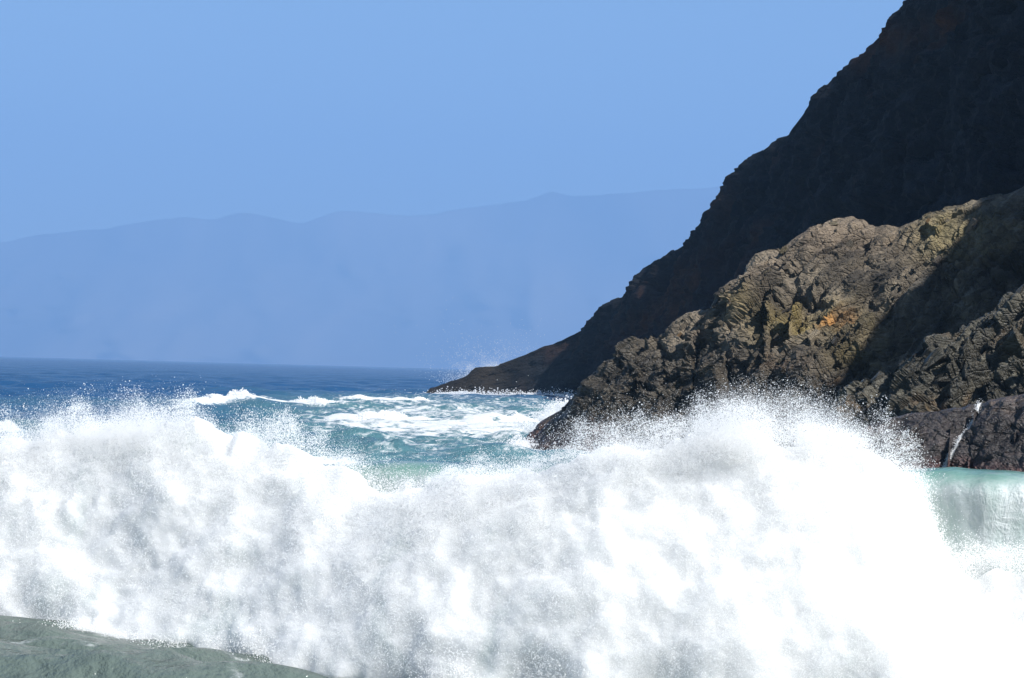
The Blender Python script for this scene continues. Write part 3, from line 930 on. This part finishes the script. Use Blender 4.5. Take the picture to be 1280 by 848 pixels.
def build_wave():
    root = link('breaking_wave', None, None, label='tall breaking wave collapsing into white foam in front of the rocks', category='wave')
    # green water
    nu, nv = 420, 110
    u = np.linspace(-420, 1750, nu)
    B, I, Hh = wave_base(u), wave_in(u), np.interp(u, _uf, _HF)
    w, z = body_profile(nv)
    z = z / z.max()
    wob = 0.25 * fbm(np.stack([u * 0.008, 0 * u, 0 * u], -1), 3, 505)
    XY = B[:, None] + I[:, None] * (w[None, :] + wob[:, None])[..., None]
    Z = Hh[:, None] * z[None] * (1 + 0.02 * fbm(np.stack([u * 0.01, 0 * u + 4, 0 * u], -1), 3, 507)[:, None])
    P = np.concatenate([XY, Z[..., None]], -1)
    q = np.stack([u[:, None] * 0.03 + 0 * w[None], w[None] * 0.8 + 0 * u[:, None], Z * 1.2], -1)
    streak = fbm(np.stack([u[:, None] * 0.022 + 0 * w[None], Z * 0.55, 0 * Z], -1), 5, 511)
    P[..., 1] += 0.03 * streak + 0.05 * fbm(q, 4, 515)
    front = np.broadcast_to((np.arange(nv) <= np.argmax(z))[None], Z.shape)
    foam = np.where(front, np.clip(0.44 + 0.40 * streak + 0.25 * sstep(0.9, 0.3, Z / 3), 0, 1) * sstep(1.0, 0.90, Z / Hh[:, None]), 0.42 * sstep(-0.1, 0.4, fbm(q, 4, 519)))
    tint = np.broadcast_to(np.array([0.17, 0.36, 0.30]), P.shape) * (0.85 + 0.3 * streak[..., None])
    o = link('water_face', grid_mesh('water_face', P, M_WAVE, {'foam': foam, 'tint': tint}), root)
    root.location = (float(B[nu // 2, 0]), float(B[nu // 2, 1]), 0)
    o.location = -root.location
    # billowing body of foam
    nu, nv = 560, 200
    u = np.linspace(-420, 1750, nu)
    B, I = wave_base(u), wave_in(u)
    ty = top_of(u)
    dd = dist_of(u)
    top = at_y(u, ty, dd + 1.0)[:, 2]
    v = np.linspace(0, 1, nv)
    Z = (top[:, None] - 0.16) * v[None] - 0.30 * (1 - v[None])
    wf = -0.55 + 0.45 * v + 0.90 * v ** 2.0 + 0.7 * (1 - sstep(0, 0.12, v))
    toe = 0.55 * fbm(np.stack([u * 0.013, 0 * u, 0 * u], -1), 4, 571)[:, None] * (1 - sstep(0.0, 0.35, v))[None]
    XY = B[:, None] + I[:, None] * (np.broadcast_to(wf[None], Z.shape) + toe)[..., None]
    P = np.concatenate([XY, Z[..., None]], -1)
    big = fbm(P * np.array([0.8, 0.8, 0.9]), 4, 531)
    fine = fbm(P * 3.2, 4, 533)
    P[..., :2] -= I[:, None] * (0.12 * big + 0.08 * fine)[..., None]
    P[..., 2] += (0.17 * (big + 0.25) + (0.06 + 0.16 * v[None] ** 4) * fine) * sstep(0, 0.25, v)[None] * (0.5 + 0.5 * v[None])
    # close it over the top to the back
    back = P[:, -1:, :].copy()
    back = np.concatenate([back + np.concatenate([I * 0.35, np.full((nu, 1), -0.10)], 1)[:, None], back + np.concatenate([I * 0.8, np.full((nu, 1), -0.7)], 1)[:, None], back + np.concatenate([I * 0.9, np.full((nu, 1), -2.2)], 1)[:, None]], 1)
    P = np.concatenate([P, back], 1)
    o = link('foam_body', grid_mesh('foam_body', P, M_FOAMSURF, {}), root)
    o.location = -root.location
    # spray: the cloud of droplets around it
    n = 2700000
    uu = rng.uniform(-320, 1600, n)
    Bv, Iv = wave_base(uu), wave_in(uu)
    uj = uu + rng.normal(0, 14, n)
    tz = at_y(uj, top_of(uj), dist_of(uj) + 1.0)[:, 2]
    vv = rng.uniform(0, 1.22, n)
    dep = rng.exponential(0.13, n) - 0.07
    w0 = -0.55 + 0.45 * vv + 0.90 * np.clip(vv, 0, 1.2) ** 2.0 + 0.5 * (1 - sstep(0, 0.12, vv))
    z = vv * tz - 0.1
    P = np.concatenate([Bv + Iv * w0[:, None], z[:, None]], 1)
    big = fbm(P * np.array([0.8, 0.8, 0.9]), 4, 531)
    fine = fbm(P * 3.2, 3, 533)
    out_ = 0.12 * big + 0.08 * fine + dep
    P[:, :2] -= Iv * out_[:, None]
    P[:, 2] += (0.17 * (big + 0.25) + 0.10 * fine) * np.clip(vv, 0, 1)
    cl = fbm(P * np.array([1.1, 0.8, 0.7]) + 31, 4, 541)
    wisp = fbm(P * np.array([2.6, 1.6, 1.3]) + 31, 4, 543)
    edge = 1.0 - sstep(0.98, 1.12, vv + 0.10 * cl - 0.16 * wisp)
    dens = edge * np.clip(0.75 + 0.9 * cl + 0.6 * wisp - 0.35 * np.clip(dep - 0.25, 0, 2), 0.02, 1)
    dens = dens * (0.3 + 0.7 * sstep(0.6, 0.95, vv))
    keep = rng.uniform(0, 1, n) < dens
    P = P[keep]
    R = 0.0022 + 0.0045 * rng.uniform(0, 1, len(P)) ** 3
    R *= (P[:, 1] / 40.0)
    o = droplets('spray', P, R, M_SPRAY, root)
    o.location = -root.location
    # mist and single drops flung above the crest
    for nm, n, sd, r0, r1, pw, low in (('crest_spray', 480000, 0.09, 0.0024, 0.0036, 3, 0.50), ('mist', 520000, 0.13, 0.0013, 0.0015, 2, 0.34), ('drops', 40000, 0.11, 0.0020, 0.0070, 5, 0.22)):
        uu = np.concatenate([rng.normal(60, 110, n // 4), rng.normal(930, 130, n // 3), rng.uniform(-300, 1180, n - n // 4 - n // 3)])
        uu += rng.normal(0, 6, n)
        Bv, Iv = wave_base(uu), wave_in(uu)
        tz = at_y(uu, top_of(uu), dist_of(uu) + 1.0)[:, 2]
        g = rng.exponential(sd, n) * (1 + 0.5 * np.exp(-((uu - 950) / 120) ** 2) + 0.3 * np.exp(-((uu - 60) / 110) ** 2))
        g = np.minimum(g, 0.55 * rng.uniform(0.6, 1.3, n))
        P = np.concatenate([Bv + Iv * (1.0 + rng.normal(0, 0.35, n))[:, None], (tz - low * rng.uniform(0.35, 1, n) + g * 1.1)[:, None]], 1)
        cl = fbm(P * np.array([1.5, 0.6, 0.8]) + 3, 5, 551)
        P = P[cl > rng.uniform(-0.35, 0.35, n)]
        o = droplets(nm, P, r0 + r1 * rng.uniform(0, 1, len(P)) ** pw, M_SPRAY, root)
        o.location = -root.location
    # ragged splashes along the toe
    n = 200000
    uu = rng.uniform(-320, 1200, n)
    Bv, Iv = wave_base(uu), wave_in(uu)
    q = np.stack([uu * 0.02, 0 * uu, 0 * uu], -1)
    lift = sstep(-0.2, 0.6, fbm(q, 4, 561))
    P = np.concatenate([Bv + Iv * (-0.30 + rng.normal(0, 0.25, n))[:, None], (rng.exponential(0.12, n) * (0.25 + 1.2 * lift) - 0.05)[:, None]], 1)
    P[:, 2] += sea_height(P[:, :2], np.full(n, 0.5)) + 0.02
    cl = fbm(P * np.array([2.2, 1.0, 2.0]) + 9, 4, 563)
    P = P[cl > rng.uniform(-0.4, 0.4, n)]
    o = droplets('toe_splash', P, 0.003 + 0.007 * rng.uniform(0, 1, len(P)) ** 3, M_SPRAY, root)
    o.location = -root.location

M_WAVE = water_mat('wave_water', 0.3, 0.9, 0.10)
build_wave()

# ------------------------------------------------------------------ far island
def build_island():
    key = np.array([(-900, 360), (-500, 335), (-200, 316), (0, 300), (60, 290), (130, 282), (200, 272), (232, 268), (265, 273), (300, 265), (340, 271), (380, 278), (400, 272), (430, 263), (500, 265), (540, 270), (570, 262), (620, 254), (655, 250), (690, 239), (715, 242), (760, 240), (840, 236), (900, 233), (1000, 228), (1300, 205), (1900, 220), (2600, 300)], float)
    key = resample(key, 420)
    key[:, 1] += 4.5 * fbm(np.stack([key[:, 0] * 0.022, 0 * key[:, 0], 0 * key[:, 0]], -1), 5, 611)
    D = 28000.0
    ridge = at_y(key[:, 0], key[:, 1], np.full(420, D))
    nv = 90
    v = np.linspace(-0.6, 1, nv)[None, :, None]
    down = np.where(v > 0, v ** 0.8, -v)
    P = ridge[:, None] * np.ones_like(v)
    P[..., 1] -= (4600 * v)[..., 0]
    P[..., 2] = ridge[:, None, 2] * (1 - down[..., 0]) - 60 * down[..., 0]
    vv = v[..., 0]
    gul = fbm(np.stack([P[..., 0] / 840, P[..., 1] / 3600, P[..., 2] / 1800], -1), 5, 601)
    P[..., 1] -= 1700 * gul * np.clip(np.abs(vv) * 4, 0, 1)
    P[..., 2] += 110 * (fbm(P / 1000, 4, 605) - 0.35) * np.clip(np.abs(vv) * 5, 0, 1) * (1 - vv.clip(0, 1))
    t = np.broadcast_to(np.array([0.13, 0.11, 0.09]), P.shape) * (0.9 + 1.2 * gul[..., None])
    m, nt, p, out = new_mat('island_rock')
    at = N(nt, 'ShaderNodeAttribute', attribute_name='tint')
    nt.links.new(at.outputs['Color'], p.inputs['Base Color'])
    p.inputs['Roughness'].default_value = 0.95
    link('far_hills', grid_mesh('far_hills', P, m, {'tint': t}), kind='structure', label='long blue mountain ridge fading into haze across the sea', category='hills')

build_island()

# ------------------------------------------------------------------ haze
def build_haze():
    x, y0, y1, z0, z1 = 35000.0, -60.0, 34500.0, -6.0, 2700.0
    v = [(sx * x, y, z) for z in (z0, z1) for y in (y0, y1) for sx in (-1, 1)]
    f = [(0, 2, 3, 1), (4, 5, 7, 6), (0, 1, 5, 4), (2, 6, 7, 3), (0, 4, 6, 2), (1, 3, 7, 5)]
    me = bpy.data.meshes.new('haze')
    me.from_pydata(v, [], f)
    m, nt, p, out = new_mat('haze')
    nt.nodes.remove(p)
    pv = N(nt, 'ShaderNodeVolumePrincipled')
    pv.inputs['Color'].default_value = (0.345, 0.58, 0.92, 1)
    pv.inputs['Density'].default_value = HAZE
    pv.inputs['Anisotropy'].default_value = 0.0
    nt.links.new(pv.outputs[0], out.inputs['Volume'])
    me.materials.append(m)
    link('haze', me, kind='stuff', label='thin blue sea haze between the camera and the far hills', category='haze')

HAZE = 0.93e-4
build_haze()
